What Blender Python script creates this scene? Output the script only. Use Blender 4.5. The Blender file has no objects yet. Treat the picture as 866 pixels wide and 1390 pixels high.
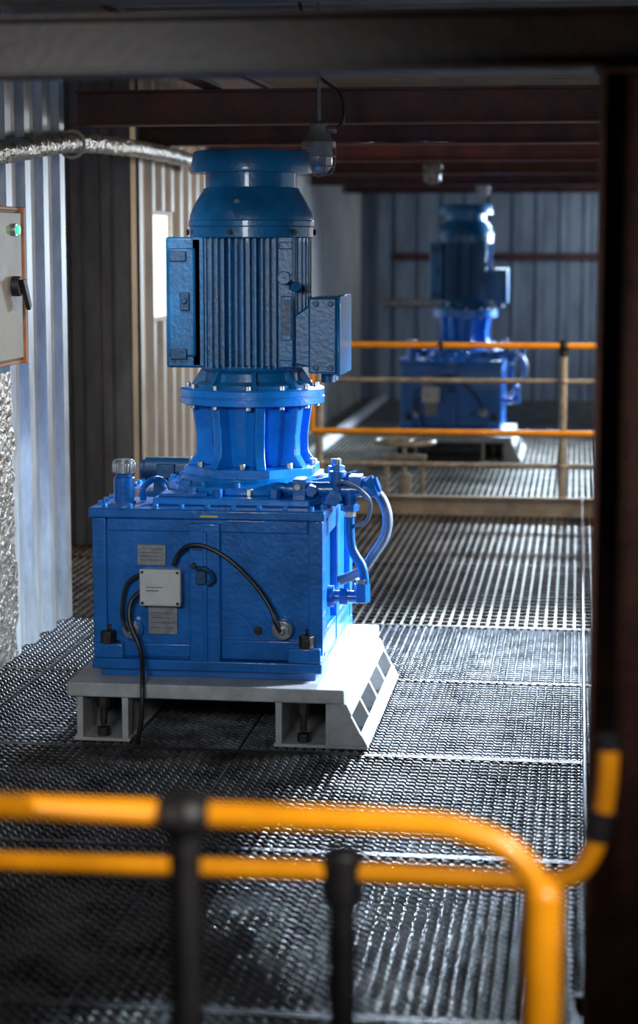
import bpy, bmesh, math, random
from mathutils import Vector, Matrix
random.seed(3)
S = bpy.context.scene
S.view_settings.view_transform = 'Standard'

# ------------------------------------------------------------ materials
def mat(name, col, rough=0.5, metal=0.0, var=0.15, scale=6.0, bump=0.05, bscale=60.0, col2=None, emit=None, es=0, coat=0, stretch=None):
    m = bpy.data.materials.new(name); m.use_nodes = True
    nt = m.node_tree; N = nt.nodes; L = nt.links
    b = N['Principled BSDF']
    tc = N.new('ShaderNodeTexCoord')
    mp = N.new('ShaderNodeMapping'); L.new(tc.outputs['Object'], mp.inputs['Vector'])
    if stretch: mp.inputs['Scale'].default_value = stretch
    n = N.new('ShaderNodeTexNoise'); n.inputs['Scale'].default_value = scale; n.inputs['Detail'].default_value = 6
    n.inputs['Roughness'].default_value = 0.65
    L.new(mp.outputs['Vector'], n.inputs['Vector'])
    r = N.new('ShaderNodeValToRGB')
    c2 = col2 if col2 else tuple(c*(1-var*2) for c in col)
    c1 = tuple(min(1, c*(1+var)) for c in col)
    r.color_ramp.elements[0].position = 0.35; r.color_ramp.elements[1].position = 0.65
    r.color_ramp.elements[0].color = (*c2, 1); r.color_ramp.elements[1].color = (*c1, 1)
    L.new(n.outputs['Fac'], r.inputs['Fac']); L.new(r.outputs['Color'], b.inputs['Base Color'])
    mr = N.new('ShaderNodeMapRange'); mr.inputs['To Min'].default_value = max(0.02, rough-0.1); mr.inputs['To Max'].default_value = min(1, rough+0.12)
    L.new(n.outputs['Fac'], mr.inputs['Value']); L.new(mr.outputs['Result'], b.inputs['Roughness'])
    b.inputs['Metallic'].default_value = metal
    if coat: b.inputs['Coat Weight'].default_value = coat
    if bump:
        n2 = N.new('ShaderNodeTexNoise'); n2.inputs['Scale'].default_value = bscale; n2.inputs['Detail'].default_value = 3
        L.new(mp.outputs['Vector'], n2.inputs['Vector'])
        bp = N.new('ShaderNodeBump'); bp.inputs['Strength'].default_value = bump; bp.inputs['Distance'].default_value = 0.02
        L.new(n2.outputs['Fac'], bp.inputs['Height']); L.new(bp.outputs['Normal'], b.inputs['Normal'])
    if emit:
        b.inputs['Emission Color'].default_value = (*emit, 1); b.inputs['Emission Strength'].default_value = es
    return m

BLUE   = mat('blue_gearbox_paint', (0.003, 0.150, 0.52), 0.34, 0, 0.14, 5, 0.12, 45, coat=0.4)
BLUE_L = mat('blue_bright_paint', (0.005, 0.23, 0.74), 0.28, 0, 0.12, 6, 0.08, 50, coat=0.4)
BLUE_M = mat('blue_motor_paint', (0.004, 0.145, 0.36), 0.36, 0, 0.18, 5, 0.10, 55, coat=0.25)
BLUE_D = mat('blue_dark_paint', (0.005, 0.07, 0.18), 0.42, 0, 0.2, 6, 0.1, 50)
STEEL  = mat('zinc_steel', (0.50, 0.51, 0.53), 0.32, 0.9, 0.1, 30, 0.05, 80)
DKST   = mat('dark_steel', (0.07, 0.06, 0.056), 0.45, 0.7, 0.2, 20, 0.1, 80)
BASEW  = mat('light_grey_base_paint', (0.50, 0.50, 0.50), 0.5, 0, 0.14, 7, 0.08, 60)
CABLE  = mat('black_rubber', (0.012, 0.012, 0.013), 0.45, 0, 0.1, 10, 0)
PLASTIC= mat('white_plastic', (0.64, 0.64, 0.62), 0.4, 0, 0.05, 12, 0.02)
PLATE  = mat('engraved_plate', (0.30, 0.31, 0.32), 0.4, 0.2, 0.15, 40, 0.05, 120)
LAMPM  = mat('dusty_lamp_housing', (0.19, 0.175, 0.155), 0.5, 0.2, 0.2, 20, 0.05, 60)
WARN   = mat('yellow_label', (0.75, 0.50, 0.06), 0.5, 0, 0.05, 20, 0)
YEL    = mat('yellow_rail_paint', (0.92, 0.34, 0.006), 0.36, 0, 0.08, 9, 0.05, 40, coat=0.3)
RAILG  = mat('worn_grey_rail', (0.36, 0.32, 0.26), 0.45, 0.2, 0.2, 14, 0.05, 40)
BLK    = mat('black_fitting', (0.010, 0.009, 0.012), 0.5, 0, 0.2, 12, 0.05)
RUST   = mat('red_primer_steel', (0.090, 0.019, 0.011), 0.55, 0.1, 0.3, 5, 0.15, 35)
BRN    = mat('brown_primer_steel', (0.080, 0.027, 0.018), 0.55, 0.1, 0.35, 5, 0.15, 35)
GREYB  = mat('dusty_brown_beam', (0.050, 0.030, 0.023), 0.55, 0.1, 0.3, 4, 0.15, 30)
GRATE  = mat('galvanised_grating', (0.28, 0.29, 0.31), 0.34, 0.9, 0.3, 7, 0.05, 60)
GRATE_F= mat('warm_lit_far_grating', (0.23, 0.21, 0.18), 0.45, 0.75, 0.3, 4, 0.05, 60)  # warm light on the far deck put into the grating colour
GRATE_D= mat('shaded_near_grating', (0.15, 0.142, 0.14), 0.38, 0.85, 0.35, 5, 0.05, 60)  # grating colour darkened to carry the dimness of the near deck
PIT    = mat('dark_lower_deck', (0.010, 0.008, 0.007), 0.8, 0, 0.4, 2, 0.1, 10)
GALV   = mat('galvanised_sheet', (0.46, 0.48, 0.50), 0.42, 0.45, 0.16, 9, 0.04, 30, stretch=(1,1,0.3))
BEIGE  = mat('sun_tinted_sheet', (0.38, 0.35, 0.31), 0.48, 0.3, 0.14, 6, 0.05, 30, stretch=(1,1,0.3))  # warm sun tint put into the sheet colour
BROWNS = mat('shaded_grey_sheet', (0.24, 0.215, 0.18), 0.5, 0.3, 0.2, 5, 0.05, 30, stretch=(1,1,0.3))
BACKW  = mat('back_blue_grey_sheet', (0.28, 0.31, 0.34), 0.45, 0.4, 0.16, 4, 0.03, 30, stretch=(1,1,0.3))
CEIL   = mat('beige_ceiling_sheet', (0.15, 0.12, 0.09), 0.6, 0.1, 0.2, 4, 0.05, 20)
FOIL   = mat('crumpled_foil', (0.50, 0.46, 0.41), 0.28, 0.85, 0.2, 16, 1.0, 28)
KERB   = mat('kerb_paint', (0.34, 0.28, 0.20), 0.55, 0, 0.2, 5, 0.1, 40)
WHITEK = mat('pale_kerb', (0.65, 0.66, 0.66), 0.5, 0, 0.1, 5, 0.05, 40)
PANE   = mat('sunlit_frosted_pane', (0.9, 0.85, 0.75), 0.5, 0, 0.02, 5, 0, emit=(1.0, 0.90, 0.76), es=1.6)
PANEB  = mat('daylight_frosted_pane', (0.8, 0.88, 0.95), 0.5, 0, 0.02, 5, 0, emit=(0.7, 0.85, 1.0), es=1.0)
CABIN  = mat('beige_cabinet_paint', (0.30, 0.23, 0.15), 0.45, 0, 0.12, 6, 0.05, 40)
ORANGE = mat('orange_edge', (0.42, 0.13, 0.03), 0.5, 0, 0.2, 10, 0.05)  # orange strips along the cabinet edges
GREEN  = mat('green_pilot_lamp', (0.05, 0.6, 0.25), 0.3, 0, 0.02, 5, 0, emit=(0.02, 1.0, 0.2), es=2.0)
GLASS  = mat('dusty_lamp_glass', (0.30, 0.28, 0.25), 0.2, 0.0, 0.1, 20, 0.02, coat=0.5)
HOSE   = mat('grey_hose', (0.16, 0.20, 0.26), 0.4, 0.2, 0.1, 20, 0.1, 150)

# ------------------------------------------------------------ mesh builder
def empty(name, loc=(0,0,0)):
    o = bpy.data.objects.new(name, None); o.location = loc; o.empty_display_size = 0.1
    S.collection.objects.link(o); return o

class B:
    def __init__(s): s.bm = bmesh.new()
    def box(s, x0,x1,y0,y1,z0,z1, M=None):
        vs=[s.bm.verts.new(v) for v in [(x0,y0,z0),(x1,y0,z0),(x1,y1,z0),(x0,y1,z0),(x0,y0,z1),(x1,y0,z1),(x1,y1,z1),(x0,y1,z1)]]
        for f in [(0,3,2,1),(4,5,6,7),(0,1,5,4),(1,2,6,5),(2,3,7,6),(3,0,4,7)]:
            s.bm.faces.new([vs[i] for i in f])
        if M:
            for v in vs: v.co = M @ v.co
        return s
    def cyl(s, p0, p1, r0, r1=None, seg=24, caps=True, ph=0.0):
        r1 = r0 if r1 is None else r1
        p0=Vector(p0); p1=Vector(p1); d=(p1-p0).normalized()
        a = d.orthogonal().normalized() if abs(d.z)<0.99 else Vector((1,0,0))
        b = d.cross(a)
        A=[];C=[]
        for i in range(seg):
            t=2*math.pi*i/seg+ph; o=a*math.cos(t)+b*math.sin(t)
            A.append(s.bm.verts.new(p0+o*r0)); C.append(s.bm.verts.new(p1+o*r1))
        for i in range(seg):
            j=(i+1)%seg; s.bm.faces.new([A[i],A[j],C[j],C[i]])
        if caps:
            s.bm.faces.new(A[::-1]); s.bm.faces.new(C)
        return s
    def lathe(s, cx, cy, prof, seg=64):
        rings=[]
        for r,z in prof:
            rings.append([s.bm.verts.new((cx+r*math.cos(2*math.pi*i/seg), cy+r*math.sin(2*math.pi*i/seg), z)) for i in range(seg)])
        for A,C in zip(rings,rings[1:]):
            for i in range(seg):
                j=(i+1)%seg; s.bm.faces.new([A[i],A[j],C[j],C[i]])
        s.bm.faces.new(rings[0][::-1]); s.bm.faces.new(rings[-1])
        return s
    def prism(s, pts, vec, M=None):
        vec=Vector(vec)
        A=[s.bm.verts.new(p) for p in pts]; C=[s.bm.verts.new(Vector(p)+vec) for p in pts]
        n=len(pts)
        for i in range(n):
            j=(i+1)%n; s.bm.faces.new([A[i],A[j],C[j],C[i]])
        s.bm.faces.new(A[::-1]); s.bm.faces.new(C)
        if M:
            for v in A+C: v.co = M @ v.co
        return s
    def tube(s, pts, r, seg=12, sub=6, r1=None, straight=False):
        P=[Vector(p) for p in pts]
        if not straight and len(P)>2:
            Q=[]
            for i in range(len(P)-1):
                a=P[max(i-1,0)]; b=P[i]; c=P[i+1]; d=P[min(i+2,len(P)-1)]
                for k in range(sub):
                    t=k/sub
                    Q.append(0.5*((2*b)+(-a+c)*t+(2*a-5*b+4*c-d)*t*t+(-a+3*b-3*c+d)*t**3))
            Q.append(P[-1]); P=Q
        n=len(P); up=None; rings=[]
        for i,p in enumerate(P):
            d=(P[min(i+1,n-1)]-P[max(i-1,0)]).normalized()
            if up is None: up=d.orthogonal().normalized()
            up=(up-d*up.dot(d)).normalized(); w=d.cross(up)
            rr = r if r1 is None else r+(r1-r)*i/(n-1)
            rings.append([s.bm.verts.new(p+(up*math.cos(2*math.pi*k/seg)+w*math.sin(2*math.pi*k/seg))*rr) for k in range(seg)])
        for A,C in zip(rings,rings[1:]):
            for k in range(seg):
                j=(k+1)%seg; s.bm.faces.new([A[k],A[j],C[j],C[k]])
        s.bm.faces.new(rings[0][::-1]); s.bm.faces.new(rings[-1])
        return s
    def ball(s, c, r, sz=1.0):
        M=Matrix.Translation(c)@Matrix.Diagonal((r,r,r*sz,1))
        bmesh.ops.create_uvsphere(s.bm,u_segments=24,v_segments=14,radius=1,matrix=M); return s
    def done(s, name, m, parent=None, bevel=0.0, seg=2):
        bmesh.ops.recalc_face_normals(s.bm, faces=s.bm.faces[:])
        for f in s.bm.faces: f.smooth=True
        for e in s.bm.edges:
            if len(e.link_faces)==2:
                if e.calc_face_angle(0)>0.55: e.smooth=False
            else: e.smooth=False
        me=bpy.data.meshes.new(name); s.bm.to_mesh(me); s.bm.free()
        o=bpy.data.objects.new(name,me); S.collection.objects.link(o); me.materials.append(m)
        if parent: o.parent=parent
        if bevel:
            md=o.modifiers.new('bevel','BEVEL'); md.width=bevel; md.segments=seg; md.limit_method='ANGLE'; md.angle_limit=math.radians(40)
            md.harden_normals=False
        return o

def arc(n, r, cx, cy, a0=0):
    return [(cx+r*math.cos(a0+2*math.pi*i/n), cy+r*math.sin(a0+2*math.pi*i/n)) for i in range(n)]

# ------------------------------------------------------------ geared motor unit
# local frame: x=0 gearbox centre, y=0 gearbox front face, z=0 deck level
def build_unit():
    U = empty('vertical_geared_motor', (-1.455, 7.5, 0))
    # --- steel base frame
    b=B()
    b.box(-.543,.572,-.15,1.19,.182,.24)
    b.done('base_top_plate', BASEW, U, .006)
    b=B()
    for x in (-.495,-.31,.31,.51):
        b.box(x-.013,x+.013,-.135,1.17,.012,.182)
    b.box(-.49,.49,.62,.64,.012,.182)
    b.box(-.49,.49,1.1,1.12,.012,.182)
    b.box(-.52,-.29,-.14,1.18,0,.014); b.box(.29,.665,-.14,1.18,0,.014)
    for y in (-.14,.17,.50,.83,1.15):
        b.prism([(.51,y,.014),(.66,y,.014),(.645,y,.045),(.572,y,.182),(.51,y,.182)],(0,.03,0))
    b.prism([(.664,-.14,.014),(.640,-.14,.06),(.632,-.14,.06),(.650,-.14,.014)],(0,1.31,0))
    b.prism([(.580,-.14,.182),(.602,-.14,.135),(.594,-.14,.135),(.566,-.14,.182)],(0,1.31,0))
    b.done('base_frame', BASEW, U, .003)
    b=B()
    for x in (-.405,.405):
        for y in (-.10,.9):
            b.cyl((x,y,.13),(x,y,.182),.026,seg=6); b.cyl((x,y,.06),(x,y,.13),.014)
            b.cyl((x,y,.015),(x,y,.05),.026,seg=6)
    b.done('base_anchor_bolts', DKST, U, .002)

    # --- gearbox housing
    b=B()
    b.box(-.44,.44,.015,1.0,.30,.88)
    b.done('housing_core', BLUE, U, .012,3)
    b=B()
    b.box(-.4675,-.410,0,.10,.34,.884)
    b.box(.410,.4675,0,.10,.34,.884)
    b.box(-.408,.408,.007,.05,.83,.884)
    b.box(-.068,.057,-.018,.05,.30,.87)
    b.box(-.012,.006,-.028,.03,.302,.84)
    b.box(-.408,-.069,.006,.05,.318,.375)
    b.box(.058,.408,-.006,.05,.318,.40)
    b.box(-.4675,.4675,-.03,1.04,.272,.315)
    b.box(-.462,-.34,-.028,.09,.315,.375); b.box(.33,.462,-.028,.09,.315,.375)
    b.box(-.462,-.36,.93,1.038,.315,.375); b.box(.34,.462,.93,1.038,.315,.375)
    b.box(-.44,.44,0,1.0,.238,.275)
    for y0,y1 in ((.46,.56),(.94,1.03)):
        b.box(.43,.4675,y0,y1,.32,.882); b.box(-.4675,-.43,y0,y1,.32,.882)
    for s_ in (1,-1):
        xs=sorted((.43*s_,.464*s_))
        b.box(xs[0],xs[1],.10,.94,.318,.42); b.box(xs[0],xs[1],.10,.94,.80,.882)
    b.done('housing_frame', BLUE, U, .006,3)
    b=B()
    b.box(-.4775,.4775,-.022,1.05,.885,.925)
    b.done('housing_lid_flange', BLUE, U, .008,3)
    b=B()
    b.prism([(-.24,.10,.925),(.40,.10,.925),(.44,.2,.925),(.44,.92,.925),(.36,1.0,.925),(-.18,1.0,.925),(-.24,.92,.925)],(0,0,.03))
    b.lathe(.095,.55,[(.36,.955),(.36,.985),(.33,.99),(.31,1.0),(.30,1.016)],64)
    b.done('housing_lid', BLUE_L, U, .006)
    b=B()
    for x in [-.42+.105*i for i in range(9)]:
        b.cyl((x,.02,.925),(x,.02,.940),.012,seg=6)
    for i in range(10):
        y=.1+.1*i
        b.cyl((.455,y,.925),(.455,y,.940),.012,seg=6); b.cyl((-.455,y,.925),(-.455,y,.940),.012,seg=6)
    for x,y in arc(14,.335,.095,.55,.2): b.cyl((x,y,.985),(x,y,1.005),.014,seg=6)
    b.done('lid_bolts', BLUE_L, U, .002)
    b=B(); b.box(-.22,-.03,.13,.26,.955,.968); b.done('inspection_plate', BLUE, U, .003)
    b=B()
    for x in (-.405,.405):
        b.cyl((x,.03,.375),(x,.03,.382),.045,seg=24); b.cyl((x,.03,.382),(x,.03,.425),.036,seg=6); b.cyl((x,.03,.425),(x,.03,.448),.018)
    for x in (-.405,.405):
        b.cyl((x,-.012,.375),(x,-.012,.425),.032,seg=6)
    b.done('foot_bolts', DKST, U, .003)
    b=B()
    for x,z in ((-.307,.433),(.307,.449)):
        b.cyl((x,.04,z),(x,-.012,z),.046,seg=32)
    b.done('port_bosses', BLUE, U, .003)
    b=B()
    for x,z,r in ((-.307,.433,.034),(.307,.449,.040)):
        b.cyl((x,0,z),(x,-.030,z),r,seg=32); b.cyl((x,-.03,z),(x,-.04,z),r*.8,seg=32); b.cyl((x,-.04,z),(x,-.065,z),.014,seg=6)
    b.done('threaded_sensors', STEEL, U, .002)
    b=B(); b.cyl((.205,.05,.437),(.205,.004,.437),.017); b.cyl((-.05,-.016,.70),(-.05,-.035,.70),.012)
    b.done('plugs', DKST, U, .002)
    b=B(); b.box(-.035,.005,-.05,-.016,.63,.70); b.tube([(-.03,-.05,.69),(.0,-.075,.70),(.03,-.07,.68),(.035,-.06,.65),(.01,-.06,.632)],.009,10)
    b.done('cable_hook', BLUE_D, U, .003)
    b=B(); b.box(-.283,-.167,.001,.020,.694,.777); b.done('name_plate', PLATE, U, .002)
    b=B(); b.box(-.241,-.122,.001,.020,.413,.532); b.done('data_plate', PLATE, U, .002)
    b=B(); b.box(-.256,-.101,-.055,.020,.545,.682); b.box(-.262,-.095,-.062,-.05,.539,.688)
    b.done('junction_box', PLASTIC, U, .006)
    b=B()
    for x in (-.25,-.107):
        for z in (.551,.676): b.cyl((x,-.062,z),(x,-.066,z),.006)
    b.box(-.235,-.185,-.064,-.061,.60,.603); b.box(-.235,-.165,-.064,-.061,.615,.617)
    for z in (.76,.745,.73,.715): b.box(-.272,-.18,-.0005,.0015,z,z+.0015)
    for z in (.50,.48,.46,.44): b.box(-.23,-.135,-.0005,.0015,z,z+.0015)
    b.done('plate_markings', DKST, U)
    b=B(); b.box(-.055,.045,-.0195,-.017,.76,.775); b.done('label_strip', BLUE_D, U)
    b=B(); b.box(-.02,.05,-.024,-.0215,.895,.903); b.done('yellow_sticker', WARN, U)
    b=B()
    b.tube([(-.11,-.03,.745),(-.07,-.05,.782),(0,-.055,.785),(.10,-.06,.735),(.20,-.06,.64),(.265,-.07,.55),(.29,-.08,.49),(.305,-.06,.449)],.0085,10)
    b.tube([(-.262,-.03,.665),(-.32,-.03,.62),(-.34,-.035,.53),(-.33,-.06,.47),(-.307,-.06,.433)],.0075,10)
    b.tube([(-.256,-.04,.60),(-.30,-.05,.55),(-.30,-.07,.47),(-.25,-.10,.36),(-.225,-.19,.23),(-.23,-.20,.10),(-.25,-.19,.01)],.010,10)
    b.tube([(-.11,-.03,.75),(-.13,-.03,.70)],.0085,10,straight=True)
    b.done('sensor_cables', CABLE, U)
    b=B(); b.cyl((-.369,.15,.92),(-.369,.15,1.03),.042,seg=32); b.cyl((-.369,.15,1.03),(-.369,.15,1.045),.034); b.cyl((-.369,.15,.92),(-.369,.15,.935),.05,seg=6)
    b.done('breather_body', BLUE, U, .003)
    b=B(); b.cyl((-.369,.15,1.048),(-.369,.15,1.098),.044,seg=32)
    for x,y in arc(20,.044,-.369,.15): b.box(x-.004,x+.004,y-.004,y+.004,1.053,1.09)
    b.cyl((-.369,.15,1.098),(-.369,.15,1.104),.036)
    b.done('breather_cap', STEEL, U, .002)
    b=B(); b.cyl((-.40,.70,1.0),(-.20,.70,1.0),.055,seg=32); b.cyl((-.42,.70,1.0),(-.40,.70,1.0),.045); b.box(-.36,-.24,.66,.74,.92,.96)
    b.box(-.34,-.26,.62,.66,.97,1.03)
    b.done('oil_pump_motor', BLUE_D, U, .004)
    b=B(); b.tube([(-.22,.3,.96),(-.24,.3,1.0),(-.27,.25,1.01),(-.30,.2,.98),(-.30,.2,.93)],.013,10); b.cyl((-.1,.2,.955),(-.1,.2,.985),.022,seg=6); b.cyl((.25,.16,.955),(.25,.16,.99),.026,seg=6)
    b.cyl((.02,.14,.955),(.02,.14,.99),.02); b.box(-.17,-.12,.28,.36,.955,1.0)
    b.done('lid_fittings', BLUE, U, .002)
    # --- lubrication pipework on the right
    b=B()
    b.cyl((.30,.22,.985),(.60,.22,.985),.030)
    b.cyl((.60,.22,.985),(.655,.22,1.005),.044,seg=24); b.cyl((.655,.22,1.005),(.668,.22,1.010),.034,seg=6)
    b.cyl((.50,.22,.93),(.50,.22,1.06),.034); b.cyl((.50,.22,1.06),(.50,.22,1.085),.02,seg=6)
    b.cyl((.40,.22,.925),(.40,.22,.985),.028); b.cyl((.40,.20,.985),(.40,.15,.985),.024,seg=6)
    b.box(.325,.375,.16,.27,.955,1.03)
    b.tube([(.30,.22,.985),(.26,.22,.99),(.24,.26,.985),(.24,.3,.97)],.022,12)
    b.cyl((.55,.22,.92),(.55,.22,.985),.030); b.cyl((.55,.22,.90),(.55,.22,.925),.038,seg=6)
    b.tube([(.55,.22,.91),(.55,.22,.82),(.56,.22,.74),(.60,.22,.67),(.61,.22,.60),(.60,.22,.565)],.020,14)
    b.cyl((.60,.22,.60),(.60,.22,.525),.034,seg=6); b.cyl((.46,.22,.545),(.62,.22,.545),.026); b.cyl((.51,.22,.545),(.54,.22,.545),.038,seg=6)
    b.cyl((.46,.22,.545),(.485,.22,.545),.045)
    b.cyl((.50,.10,.965),(.50,.40,.965),.022); b.cyl((.50,.08,.965),(.50,.11,.965),.032,seg=6)
    b.tube([(.56,.45,1.02),(.47,.42,1.0),(.38,.38,.985)],.020,12)
    b.cyl((.58,.30,1.0),(.64,.16,1.02),.02); b.cyl((.46,.5,.955),(.46,.5,1.05),.035); b.cyl((.46,.5,1.05),(.46,.5,1.08),.022,seg=6)
    b.box(.55,.60,.17,.27,1.0,1.045)
    b.done('lubrication_pipes', BLUE, U, .002)
    b=B()
    b.cyl((.55,.22,.875),(.55,.22,.90),.026,seg=6); b.cyl((.60,.22,.60),(.60,.22,.62),.026,seg=6)
    b.cyl((.50,.22,1.085),(.50,.22,1.11),.012); b.cyl((.55,.45,.99),(.59,.45,.99),.024,seg=6)
    b.cyl((.14,.2,.955),(.14,.2,.985),.018,seg=6); b.cyl((.345,.16,1.0),(.345,.145,1.0),.015)
    b.done('pipe_unions', STEEL, U, .002)
    b=B(); b.tube([(.50,.50,.92),(.56,.52,.95),(.63,.54,.93),(.67,.54,.85),(.665,.54,.76),(.62,.53,.68),(.56,.52,.60),(.47,.50,.56)],.022,14)
    b.tube([(.5,.2,1.0),(.53,.12,1.03),(.60,.12,1.0),(.64,.16,.94),(.62,.2,.86),(.57,.22,.84)],.008,8)
    b.done('grey_hose', HOSE, U)

    # --- lantern / adapter
    ax,ay=.095,.55
    b=B()
    oc=[(x,y,1.012) for x,y in arc(8,.295,ax,ay,math.pi/8)]
    b.prism(oc,(0,0,.038))
    b.lathe(ax,ay,[(.175,1.05),(.185,1.10),(.195,1.20),(.205,1.30),(.205,1.315)],8)
    for i in range(8):
        a=2*math.pi*i/8 + .30
        M=Matrix.Translation((ax,ay,0))@Matrix.Rotation(a,4,'Z')
        b.prism([(.15,-.020,1.05),(.275,-.020,1.05),(.238,-.020,1.10),(.236,-.020,1.18),(.256,-.020,1.315),(.15,-.020,1.315)],(0,.04,0),M)
    b.done('adapter_lantern', BLUE_L, U, .004)
    b=B()
    b.lathe(ax,ay,[(.295,1.310),(.305,1.314),(.305,1.338),(.298,1.340),(.298,1.346),(.305,1.348),(.305,1.372),(.295,1.378)],72)
    b.done('adapter_flange', BLUE_L, U, .0)
    b=B()
    for x,y in arc(12,.272,ax,ay,.1):
        b.cyl((x,y,1.295),(x,y,1.312),.013,seg=6); b.cyl((x,y,1.376),(x,y,1.395),.013,seg=6)
    for x,y in arc(8,.262,ax,ay,0): b.cyl((x,y,1.05),(x,y,1.075),.015,seg=6)
    b.done('flange_bolts', STEEL, U, .002)
    # --- motor
    b=B()
    b.lathe(ax,ay,[(.235,1.376),(.235,1.392),(.200,1.405),(.195,1.44),(.215,1.455),(.22,1.47),(.20,1.475)],64)
    for i in range(8):
        a=2*math.pi*i/8+.2
        M=Matrix.Translation((ax,ay,0))@Matrix.Rotation(a,4,'Z')
        b.prism([(.18,-.01,1.378),(.262,-.01,1.378),(.215,-.01,1.45),(.18,-.01,1.45)],(0,.02,0),M)
    b.done('motor_end_bell', BLUE_M, U, .002)
    b=B()
    b.lathe(ax,ay,[(.175,1.455),(.175,2.02)],64)
    R=.252
    nf=12
    for k in range(nf):
        x=-.160+.293*k/(nf-1)
        yo=math.sqrt(max(R*R-x*x,0))
        yo=min(yo,.225)
        for sgn in (-1,1):
            y0,y1=sorted((sgn*.10,sgn*yo))
            b.box(ax+x-.0035,ax+x+.0035,ay+y0,ay+y1,1.465,2.005)
    for k in range(13):
        y=-.165+.33*k/12
        xo=math.sqrt(R*R-y*y)
        b.box(ax+.08,ax+xo,ay+y-.0035,ay+y+.0035,1.465,2.005)
        b.box(ax-xo,ax-.08,ay+y-.0035,ay+y+.0035,1.465,2.005)
    b.done('motor_finned_body', BLUE_M, U, .0)
    b=B()
    b.box(ax+.142,ax+.205,ay-.205,ay-.05,1.47,2.0)
    b.box(ax-.215,ax-.165,ay-.20,ay-.05,1.47,2.0)
    b.box(ax+.150,ax+.205,ay-.222,ay-.20,1.47,1.50); b.box(ax+.150,ax+.205,ay-.222,ay-.20,1.95,1.98)
    b.cyl((ax+.175,ay-.2,1.835),(ax+.175,ay-.26,1.835),.028,seg=20); b.cyl((ax+.205,ay-.2,1.80),(ax+.225,ay-.25,1.80),.02)
    b.box(ax+.155,ax+.20,ay-.213,ay-.20,1.58,1.76)
    b.done('motor_pads', BLUE_M, U, .004)
    b=B(); b.box(ax+.157,ax+.198,ay-.2155,ay-.212,1.60,1.745); b.done('motor_rating_plate', BLUE_D, U)
    b=B()
    b.box(ax-.325,ax-.172,ay-.20,ay+.14,1.465,2.0)
    b.box(ax-.316,ax-.20,ay-.212,ay-.19,1.51,1.955)
    b.done('side_housing', BLUE_M, U, .012,3)
    b=B()
    b.box(ax-.305,ax-.235,ay-.222,ay-.205,1.50,1.545); b.box(ax-.305,ax-.235,ay-.222,ay-.205,1.90,1.945)
    b.box(ax-.262,ax-.222,ay-.226,ay-.205,1.70,1.775)
    b.cyl((ax-.242,ay-.22,1.74),(ax-.242,ay-.24,1.74),.012)
    b.done('side_housing_clamps', BLUE_D, U, .004)
    b=B()
    b.prism([(ax+.20,ay-.15,1.48),(ax+.29,ay-.15,1.46),(ax+.29,ay-.15,1.74),(ax+.20,ay-.15,1.68)],(0,.28,0))
    b.box(ax+.268,ax+.385,ay-.21,ay+.16,1.445,1.755)
    b.box(ax+.385,ax+.402,ay-.22,ay+.17,1.435,1.765)
    b.done('terminal_box', BLUE_M, U, .012,3)
    b=B()
    b.cyl((ax+.33,ay-.05,1.445),(ax+.33,ay-.05,1.40),.03); b.cyl((ax+.33,ay+.06,1.445),(ax+.33,ay+.06,1.40),.03)
    for z in (1.47,1.73): b.cyl((ax+.30,ay-.21,z),(ax+.30,ay-.222,z),.012); b.cyl((ax+.36,ay-.21,z),(ax+.36,ay-.222,z),.012)
    b.done('cable_glands', BLUE_D, U, .002)
    b=B()
    b.lathe(ax,ay,[(.250,1.995),(.258,2.0),(.258,2.04),(.262,2.045),(.262,2.065),(.258,2.07),(.256,2.09),(.248,2.11),(.234,2.14),(.218,2.165),(.204,2.185),(.198,2.20),(.190,2.203),(.190,2.30)],72)
    b.done('fan_cowl', BLUE_M, U, 0)
    b=B()
    b.lathe(ax,ay,[(.236,2.262),(.252,2.262),(.254,2.268),(.240,2.345),(.236,2.350),(.228,2.352),(.05,2.356)],72)
    b.done('rain_canopy', BLUE_M, U, 0)
    b=B()
    for x,y in arc(6,.263,ax,ay,.35): b.cyl((x,y,2.02),(ax+(x-ax)*1.04,ay+(y-ay)*1.04,2.02),.012,seg=6)
    b.cyl((ax-.02,ay-.235,2.14),(ax-.02,ay-.20,2.14),.012)
    b.done('cowl_screws', DKST, U)
    return U

U=build_unit()
U2=empty('vertical_geared_motor.001',(-1.455+.30,17.8,0))
for c in list(U.children):
    o=c.copy(); S.collection.objects.link(o); o.parent=U2

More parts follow.
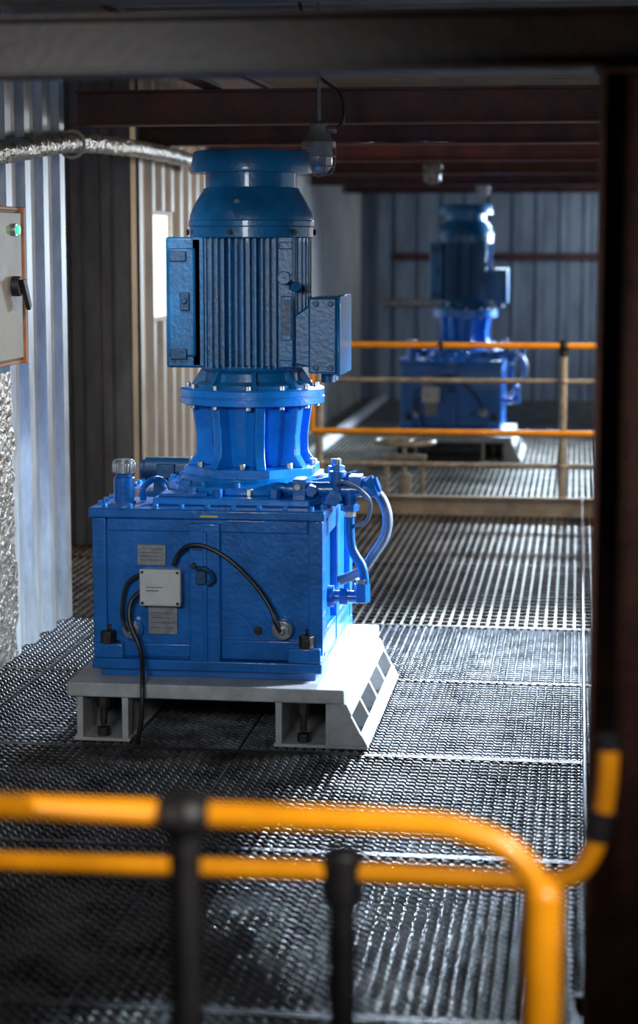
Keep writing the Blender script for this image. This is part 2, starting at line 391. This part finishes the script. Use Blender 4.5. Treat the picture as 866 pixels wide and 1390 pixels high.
# ------------------------------------------------------------ corrugated walls
def corr(name, p0, p1, z0, z1, m, pitch=.22, depth=.035, side=1, holes=()):
    p0=Vector((*p0,0)); p1=Vector((*p1,0)); L=(p1-p0).length; d=(p1-p0)/L; n=Vector((-d.y,d.x,0))*side
    st=[]; prof=[(0,0),(.52,0),(.62,1),(.90,1),(1.0,0)]
    k=0
    while k*pitch<L:
        for a,h in prof[:-1]:
            if (k+a)*pitch<L: st.append(((k+a)*pitch,h*depth))
        k+=1
    st.append((L,0))
    ex=set()
    for h in holes: ex|={h[0],h[1]}
    for e in ex:
        st=[q for q in st if abs(q[0]-e)>.004]
        j=max(i for i,q in enumerate(st) if q[0]<e)
        a,b2=st[j],st[j+1]; t=(e-a[0])/(b2[0]-a[0]); st.insert(j+1,(e,a[1]+(b2[1]-a[1])*t))
    bb=B(); bm=bb.bm
    for a,c in zip(st,st[1:]):
        mid=(a[0]+c[0])/2
        segs=[(z0,z1)]
        for h in holes:
            if h[0]<mid<h[1]: segs=[(z0,h[2]),(h[3],z1)]
        for za,zb in segs:
            A=p0+d*a[0]+n*a[1]; C=p0+d*c[0]+n*c[1]
            bm.faces.new([bm.verts.new((A.x,A.y,za)),bm.verts.new((C.x,C.y,za)),bm.verts.new((C.x,C.y,zb)),bm.verts.new((A.x,A.y,zb))])
    bmesh.ops.remove_doubles(bm,verts=bm.verts[:],dist=1e-5)
    o=bb.done(name,m)
    sd=o.modifiers.new('thick','SOLIDIFY'); sd.thickness=.004; sd.offset=0
    return o
ZT=3.15
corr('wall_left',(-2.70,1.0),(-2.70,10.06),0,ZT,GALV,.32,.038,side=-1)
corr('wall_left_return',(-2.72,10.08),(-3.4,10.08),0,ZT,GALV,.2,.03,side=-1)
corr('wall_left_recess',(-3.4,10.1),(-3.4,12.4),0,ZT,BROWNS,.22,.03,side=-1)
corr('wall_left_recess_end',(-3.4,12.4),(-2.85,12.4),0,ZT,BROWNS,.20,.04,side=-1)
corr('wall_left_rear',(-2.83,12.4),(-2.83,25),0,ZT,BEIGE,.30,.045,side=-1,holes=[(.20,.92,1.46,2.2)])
corr('wall_back',(-2.83,25),(1.6,25),0,ZT,BACKW,.30,.05,side=-1)
corr('wall_right',(1.6,1.0),(1.6,25),0,ZT,GALV,.235,.04,side=1,holes=[(7.0,10.0,.9,2.6),(11.0,13.4,.9,2.6),(17.5,21.0,.9,2.6)])
def window(name, x, y0,y1,z0,z1, pm, s):
    W=empty(name,(x,(y0+y1)/2,(z0+z1)/2)); hy=(y1-y0)/2; hz=(z1-z0)/2
    b=B(); b.box(-.004,.004,-hy,hy,-hz,hz); b.done('pane',pm,W)
    b=B()
    t=.03
    b.box(-.02,.02,-hy,-hy+t,-hz,hz); b.box(-.02,.02,hy-t,hy,-hz,hz); b.box(-.02,.02,-hy,hy,-hz,-hz+t); b.box(-.02,.02,-hy,hy,hz-t,hz)
    if s:
        for k in range(1,s): b.box(-.02,.02,-hy+2*hy*k/s-.015,-hy+2*hy*k/s+.015,-hz,hz)
    b.done('frame',KERB,W)
window('window_1',-2.84,12.6,13.32,1.46,2.2,PANE,0)
window('window_2',1.61,8.0,11.0,.9,2.6,PANEB,3)
window('window_3',1.61,12.0,14.4,.9,2.6,PANE,3)
window('window_4',1.61,18.5,22.0,.9,2.6,PANEB,3)
bb=B(); bm=bb.bm
y=1.0; pr=[]
while y<25:
    pr+= [(y,ZT),(y+.12,ZT),(y+.15,ZT+.04),(y+.24,ZT+.04),(y+.27,ZT)]; y+=.27
pr=[p for p in pr if p[0]<=25.05]
row=[(bm.verts.new((-3.42,a,h)),bm.verts.new((1.62,a,h))) for a,h in pr]
for a,c in zip(row,row[1:]): bm.faces.new([a[0],a[1],c[1],c[0]])
o=bb.done('ceiling',CEIL); sd=o.modifiers.new('t','SOLIDIFY'); sd.thickness=.01; sd.offset=1

# ------------------------------------------------------------ floor grating
F=empty('floor',(0,0,0))
def serr(b, x0,x1,y,t,h,pitch):
    n=int((x1-x0)/pitch); bm=b.bm
    top=[]
    for i in range(n):
        x=x0+i*pitch
        top+=[(x,-.001),(x+pitch*.28,.002),(x+pitch*.55,-.001),(x+pitch*.70,-.010),(x+pitch*.85,-.010)]
    top.append((x0+n*pitch,0))
    P=[[bm.verts.new((x,y+dy,z)) for x,z in top] for dy in (0,t)]
    Q=[[bm.verts.new((x,y+dy,-h)) for x,z in (top[0],top[-1])] for dy in (0,t)]
    for i in range(len(top)-1): bm.faces.new([P[0][i],P[0][i+1],P[1][i+1],P[1][i]])
    bm.faces.new(P[0]+[Q[0][1],Q[0][0]]); bm.faces.new([Q[1][0],Q[1][1]]+P[1][::-1])
X0,X1=-3.4,1.58
b=B(); y=1.0
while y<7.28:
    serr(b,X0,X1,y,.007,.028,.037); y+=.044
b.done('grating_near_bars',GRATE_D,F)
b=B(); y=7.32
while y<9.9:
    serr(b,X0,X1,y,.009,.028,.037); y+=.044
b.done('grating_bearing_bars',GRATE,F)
b=B(); x=X0
while x<X1:
    b.box(x,x+.006,1.0,9.9,-.020,-.008); x+=.037
b.done('grating_cross_rods',DKST,F)
b=B(); x=X0
while x<X1:
    b.box(x,x+.014,9.92,25,-.03,0); x+=.050
b.done('grating_long_bars',GRATE_F,F)
b=B(); y=9.95
while y<25:
    b.box(X0,X1,y,y+.008,-.016,-.005); y+=.10
b.done('grating_far_rods',GRATE_F,F)
b=B()
for y in (3.4,4.7,6.05,7.28,8.62,9.9,11.9,14.0,16.4,19,22):
    b.box(X0,X1,y,y+.008,-.035,-.001); b.box(X0,X1,y+.022,y+.030,-.035,-.001)
for x in (-2.45,-1.30):
    b.box(x,x+.005,1.0,25,-.035,-.002)
b.done('grating_panel_edges',DKST,F)
b=B()
for y in (3.4,4.7,6.05,7.28,8.62,9.9,11.9,14.0,16.4,19,22):
    b.box(X0,X1,y-.05,y+.08,-.17,-.037)
for x in (-2.2,-.8,.3): b.box(x-.05,x+.05,1.0,25,-.32,-.171)
b.done('deck_support_beams',BRN,F)
b=B(); b.box(X0-.05,X1+.05,.9,25.1,-.95,-.90); b.done('lower_deck',PIT,F)

# kerbs / toe boards
b=B(); b.box(-2.78,1.5,14.10,14.12,.001,.14); b.box(-2.78,1.5,14.08,14.14,.13,.145); b.done('trim_toe_board',KERB,None,.003)
b=B(); b.box(.045,.055,4.9,14.05,.001,.16); b.done('trim_side_toe_board',BRN,None,.002)
b=B(); b.box(-2.50,-2.42,14.4,24.7,.001,.08); b.done('trim_rear_kerb',WHITEK,None,.004)

# ------------------------------------------------------------ steel frame
def ibeam_x(name,x0,x1,y,z0,z1,w,m,par=None,t=.012):
    b=B(); b.box(x0,x1,y-w/2,y+w/2,z0,z0+t); b.box(x0,x1,y-w/2,y+w/2,z1-t,z1); b.box(x0,x1,y-t/2,y+t/2,z0+t,z1-t)
    return b.done(name,m,par,.002)
ibeam_x('ceiling_beam',-2.64,1.55,4.72,2.372,2.515,.16,GREYB)
ibeam_x('ceiling_beam.001',-2.64,1.55,5.6,2.66,2.80,.14,GREYB)
for y in (10.06,12.1,14.5,17.0,20.0,23.0):
    ibeam_x('ceiling_beam.002',-2.62 if y<10.1 else -2.76,1.54,y,2.585,2.765,.13,RUST)
b=B()
for x in (-1.9,.75): b.box(x-.05,x+.05,1.2,24.9,2.77,2.79); b.box(x-.006,x+.006,1.2,24.9,2.79,2.90); b.box(x-.05,x+.05,1.2,24.9,2.90,2.915)
b.done('ceiling_purlin',RUST,None,.002)
C=empty('steel_column',(.17,4.72,0))
b=B(); b.box(-.128,-.114,-.11,.11,.012,2.36); b.box(.114,.128,-.11,.11,.012,2.36); b.box(-.114,.114,-.006,.006,.012,2.36)
b.done('h_section',BRN,C,.002)
b=B(); b.box(-.155,.155,-.14,.14,.002,.014); b.box(-.14,.14,-.12,.12,2.358,2.371); b.done('end_plates',BRN,C,.002)
b=B()
for x in (-.135,.135):
    for y in (-.12,.12): b.cyl((x,y,.014),(x,y,.04),.014,seg=6)
b.done('anchor_nuts',DKST,C)
b=B(); b.box(-2.55,-2.40,24.76,24.9,.001,3.13); b.done('corner_post',BACKW,None,.004)
b=B(); b.box(-2.38,1.5,24.84,24.94,1.79,1.88); b.done('wall_girt',RUST,None,.003)
b=B(); b.tube([(-2.35,23.5,1.28),(-1.2,23.5,1.28),(-1.1,23.5,1.2),(-1.1,23.5,.001)],.05,14); b.done('vent_pipe',RAILG)

# ------------------------------------------------------------ rear railing
R=empty('guard_railing',(0,14.2,0))
b=B()
for z in (1.245,.605): b.cyl((-1.95,0,z),(1.45,0,z),.024)
b.cyl((-1.95,0,.605),(-1.95,0,1.245),.022)
b.done('yellow_rails',YEL,R)
b=B()
for z in (.985,.36): b.cyl((-1.95,.04,z),(1.45,.04,z),.020)
b.done('grey_rails',RAILG,R)
b=B()
for x in (-1.9,-.10,1.3):
    b.cyl((x,.02,.012),(x,.02,1.23),.030); b.box(x-.05,x+.05,-.03,.07,.001,.014)
    for z in (.36,.605,.985): b.ball((x,.02,z),.036)
b.done('posts',RAILG,R)
b=B()
for x in (-1.9,-.10,1.3): b.ball((x,.01,1.245),.045); b.cyl((x,.02,1.17),(x,.02,1.24),.036)
b.cyl((-1.0,0,1.245),(-.98,0,1.245),.036)
b.done('clamps',BLK,R)

V=empty('handwheel_valve',(-1.33,15.0,0))
b=B()
n=40; b.tube([(.23*math.cos(2*math.pi*i/n),.23*math.sin(2*math.pi*i/n),.45) for i in range(n+1)],.020,10,straight=True)
for i in range(5):
    a=2*math.pi*i/5; b.cyl((0,0,.44),(.23*math.cos(a),.23*math.sin(a),.45),.012)
b.cyl((0,0,.42),(0,0,.48),.04)
b.done('handwheel',RAILG,V)
b=B(); b.cyl((0,0,.15),(0,0,.43),.018)
for x in (-.14,.14): b.cyl((x,0,.001),(x,0,.34),.022)
b.box(-.17,.17,-.04,.04,.32,.35); b.cyl((0,0,.0015),(0,0,.20),.055)
b.done('stand',RAILG,V)

# ------------------------------------------------------------ foreground railing
G=empty('guard_railing.001',(0,3.0,0))
b=B()
b.tube([(-2.5,0,1.045),(-1.2,0,1.045),(-.5,0,1.045),(-.24,0,1.043),(-.16,0,1.033),(-.10,0,1.01),(-.06,0,.97),(-.042,0,.92),(-.040,0,.85),(-.040,0,.70)],.0215,20,sub=5)
b.cyl((-.040,0,.014),(-.040,0,.93),.032); b.ball((-.040,0,.93),.032)
b.done('top_rail',YEL,G)
b=B()
b.tube([(-2.6,.6,.748),(-1.2,.6,.750),(-.45,.6,.758),(-.12,.6,.755),(-.03,.6,.757),(.015,.6,.775),(.045,.6,.82),(.062,.6,.89),(.070,.6,.96),(.072,.6,1.03)],.020,20,sub=5)
b.done('lower_rail',YEL,G)
b=B()
b.cyl((-.622,0,.014),(-.622,0,1.03),.026); b.ball((-.622,-.002,1.045),.048,.9)
b.cyl((-.435,.6,.014),(-.435,.6,.73),.026); b.cyl((-.435,.6,.70),(-.435,.6,.79),.038)
b.ball((-.435,.6,.79),.038,.5)
b.cyl((-1.9,0,.014),(-1.9,0,1.03),.026); b.cyl((-1.9,.6,.014),(-1.9,.6,.75),.026)
b.cyl((.052,.6,.845),(.063,.6,.90),.028)
b.cyl((.072,.6,1.02),(.072,.6,1.045),.024)
for x,y in ((-.622,0),(-.435,.6),(-1.9,0),(-1.9,.6),(-.040,0)): b.box(x-.05,x+.05,y-.05,y+.05,.002,.015)
b.done('posts_and_clamps',BLK,G)

# ------------------------------------------------------------ foil insulated pipe
FP=empty('foil_insulated_pipe',(-2.60,9.9,2.494))
off=Vector((2.60,-9.9,-2.494))
b=B()
pts=[(-2.58,6.5,2.20),(-2.585,8.5,2.377),(-2.585,9.9,2.490),(-2.57,11.5,2.53),(-2.60,12.9,2.53),(-2.70,13.6,2.51)]
b.tube([Vector(p)+off for p in pts],.055,20,sub=24,r1=.045)
for v in b.bm.verts: v.co += Vector((random.uniform(-1,1),random.uniform(-1,1),random.uniform(-1,1)))*.005
b.done('foil_wrap',FOIL,FP)
b=B()
for (x,y,z) in ((-2.585,9.80,2.48),(-2.585,7.2,2.265)):
    b.tube([Vector((x+.066*math.cos(t*math.pi/6),y,z+.068*math.sin(t*math.pi/6)))+off for t in range(13)],.010,8,straight=True)
b.done('pipe_clamps',KERB,FP)
b=B(); bm=b.bm
g=[[bm.verts.new((-2.640+random.uniform(-.006,.012),7.9+.93*i/14,.02+1.36*j/22)) for j in range(23)] for i in range(15)]
for i in range(14):
    for j in range(22): bm.faces.new([g[i][j],g[i+1][j],g[i+1][j+1],g[i][j+1]])
b.done('foil_lining_sheet',FOIL)

# ------------------------------------------------------------ control cabinet on left wall
K=empty('control_cabinet',(-2.60,8.3,1.785))
b=B(); b.box(-.05,.07,-.35,.355,-.345,.345); b.done('case',CABIN,K,.012,3)
b=B(); b.box(.068,.084,-.34,.325,-.33,.33); b.done('door',CABIN,K,.006)
b=B()
b.box(.040,.092,.330,.366,-.354,.354); b.box(.040,.075,-.358,.366,-.354,-.335); b.box(.040,.075,-.358,.366,.335,.354)
b.done('door_edge',ORANGE,K,.004)
b=B(); b.cyl((.084,.19,.25),(.10,.19,.25),.028); b.done('lamp_bezel',STEEL,K,.002)
b=B(); b.cyl((.10,.19,.25),(.114,.19,.25),.020); b.done('pilot_lamp',GREEN,K,.003)
b=B(); b.cyl((.084,.17,0),(.12,.17,0),.045); b.prism([(.12,.14,.03),(.12,.20,.03),(.12,.28,-.09),(.12,.25,-.11)],(.02,0,0))
b.cyl((.084,-.1,.25),(.10,-.1,.25),.02)
b.done('isolator_handle',BLK,K,.003)
b=B(); b.tube([(.03,-.2,-.345),(.03,-.2,-.7),(.03,-.2,-1.2),(.03,-.2,-1.75)],.016,10); b.done('conduit',DKST,K)

# ------------------------------------------------------------ caged bulkhead lamps
def lamp(name,x,y,z):
    Lp=empty(name,(x,y,z))
    b=B(); b.lathe(0,0,[(.02,0),(.05,.01),(.066,.04),(.068,.10),(.06,.125)],32); b.done('glass_jar',GLASS,Lp)
    b=B(); b.lathe(0,0,[(.078,.12),(.082,.125),(.082,.15),(.06,.17),(.045,.20),(.045,.235),(.02,.25)],32)
    b.cyl((.045,0,.21),(.085,0,.21),.018)
    b.cyl((0,0,.24),(0,0,ZT-z-.01),.009); b.done('housing',LAMPM,Lp)
    b=B()
    for i in range(6):
        a=math.pi*i/3; c,s_=math.cos(a),math.sin(a)
        b.tube([(.080*c,.080*s_,.125),(.080*c,.080*s_,.05),(.06*c,.06*s_,.0),(.0,.0,-.015)],.0035,6)
    for rr,zz in ((.081,.08),(.075,.03)):
        b.tube([(rr*math.cos(math.pi*i/12),rr*math.sin(math.pi*i/12),zz) for i in range(25)],.0035,6,straight=True)
    b.done('wire_cage',LAMPM,Lp)
    b=B(); b.tube([(.085,0,.21),(.12,0,.26),(.10,.02,.38),(-.02,.03,.5),(-.10,.03,ZT-z-.01)],.009,8); b.done('cable',CABLE,Lp)
lamp('caged_lamp',-1.27,9.5,2.316)
lamp('caged_lamp.001',-1.2,16.0,2.47)
lamp('caged_lamp.002',-1.03,20.8,2.50)

# ------------------------------------------------------------ lights
def area(name,loc,tgt,e,col,sx,sy,spread=180):
    l=bpy.data.lights.new(name,'AREA'); l.energy=e; l.color=col; l.shape='RECTANGLE'; l.size=sx; l.size_y=sy; l.spread=math.radians(spread)
    o=bpy.data.objects.new(name,l); S.collection.objects.link(o); o.location=loc
    o.rotation_euler=(Vector(tgt)-Vector(loc)).to_track_quat('-Z','Y').to_euler(); return o
COOL=(.66,.83,1.0); WARM=(1.0,.80,.58)
area('window_daylight',(1.35,8.9,1.7),(-.85,8.35,.30),82,COOL,.7,.6,62)
area('hidden_floor_fill',(-.3,13.3,2.83),(-.22,9.0,0),48,COOL,1.1,.22,28)  # added fill hidden behind the beams, makes the floor glint; no roof opening
area('hidden_gearbox_fill',(-1.1,12.9,2.83),(-1.25,8.2,.95),42,COOL,.7,.2,26)  # added fill hidden behind the beams, lights gearbox and lid from behind
area('window_warm_light',(1.3,13.2,2.1),(-1.6,12.7,.6),52,WARM,1.0,1.0,120)
area('window_rear_daylight',(1.35,20.0,2.0),(-.8,18.5,.7),250,COOL,1.2,1.0,100)
area('rear_unit_fill',(-.5,21.5,2.9),(-.9,18.0,.6),70,COOL,1.6,.3,70)  # added fill brightening the rear unit; the ceiling has no opening
area('back_wall_fill',(1.3,22.6,2.2),(-1.2,25,1.3),32,COOL,.8,1.0)  # added fill aimed at the back wall
area('front_fill',(-1.5,2.0,2.3),(-1.4,7.6,1.35),7,(.85,.92,1.0),1.0,.6,44)  # added front fill near the camera, no doorway behind it
area('foreground_rail_fill',(.9,1.6,2.1),(-.6,3.3,.95),6.5,(1.0,.95,.85),.5,.4,50)  # added fill that brightens the foreground rails
area('column_fill',(-.9,3.0,1.5),(.1,4.72,1.5),2.2,(1.0,.9,.8),.5,.9,70)  # weak added fill to lift the column out of black
area('left_wall_fill',(-1.9,7.2,2.3),(-2.7,9.5,.7),5,(.85,.92,1.0),.6,.6,90)  # added fill brightening the left wall, no fitting there

w=bpy.data.worlds.new('World'); S.world=w; w.use_nodes=True
bg=w.node_tree.nodes['Background']; bg.inputs['Color'].default_value=(.5,.6,.75,1); bg.inputs['Strength'].default_value=.02

# ------------------------------------------------------------ camera
cam=bpy.data.cameras.new('camera'); co=bpy.data.objects.new('camera',cam); S.collection.objects.link(co)
co.location=(0,0,1.96); co.rotation_euler=(math.pi/2-math.radians(7.81),0,math.radians(7.61))
cam.sensor_fit='HORIZONTAL'; cam.sensor_width=36; cam.lens=109.1; cam.clip_end=200
cam.dof.use_dof=True; cam.dof.focus_distance=8.3; cam.dof.aperture_fstop=2.7
S.camera=co
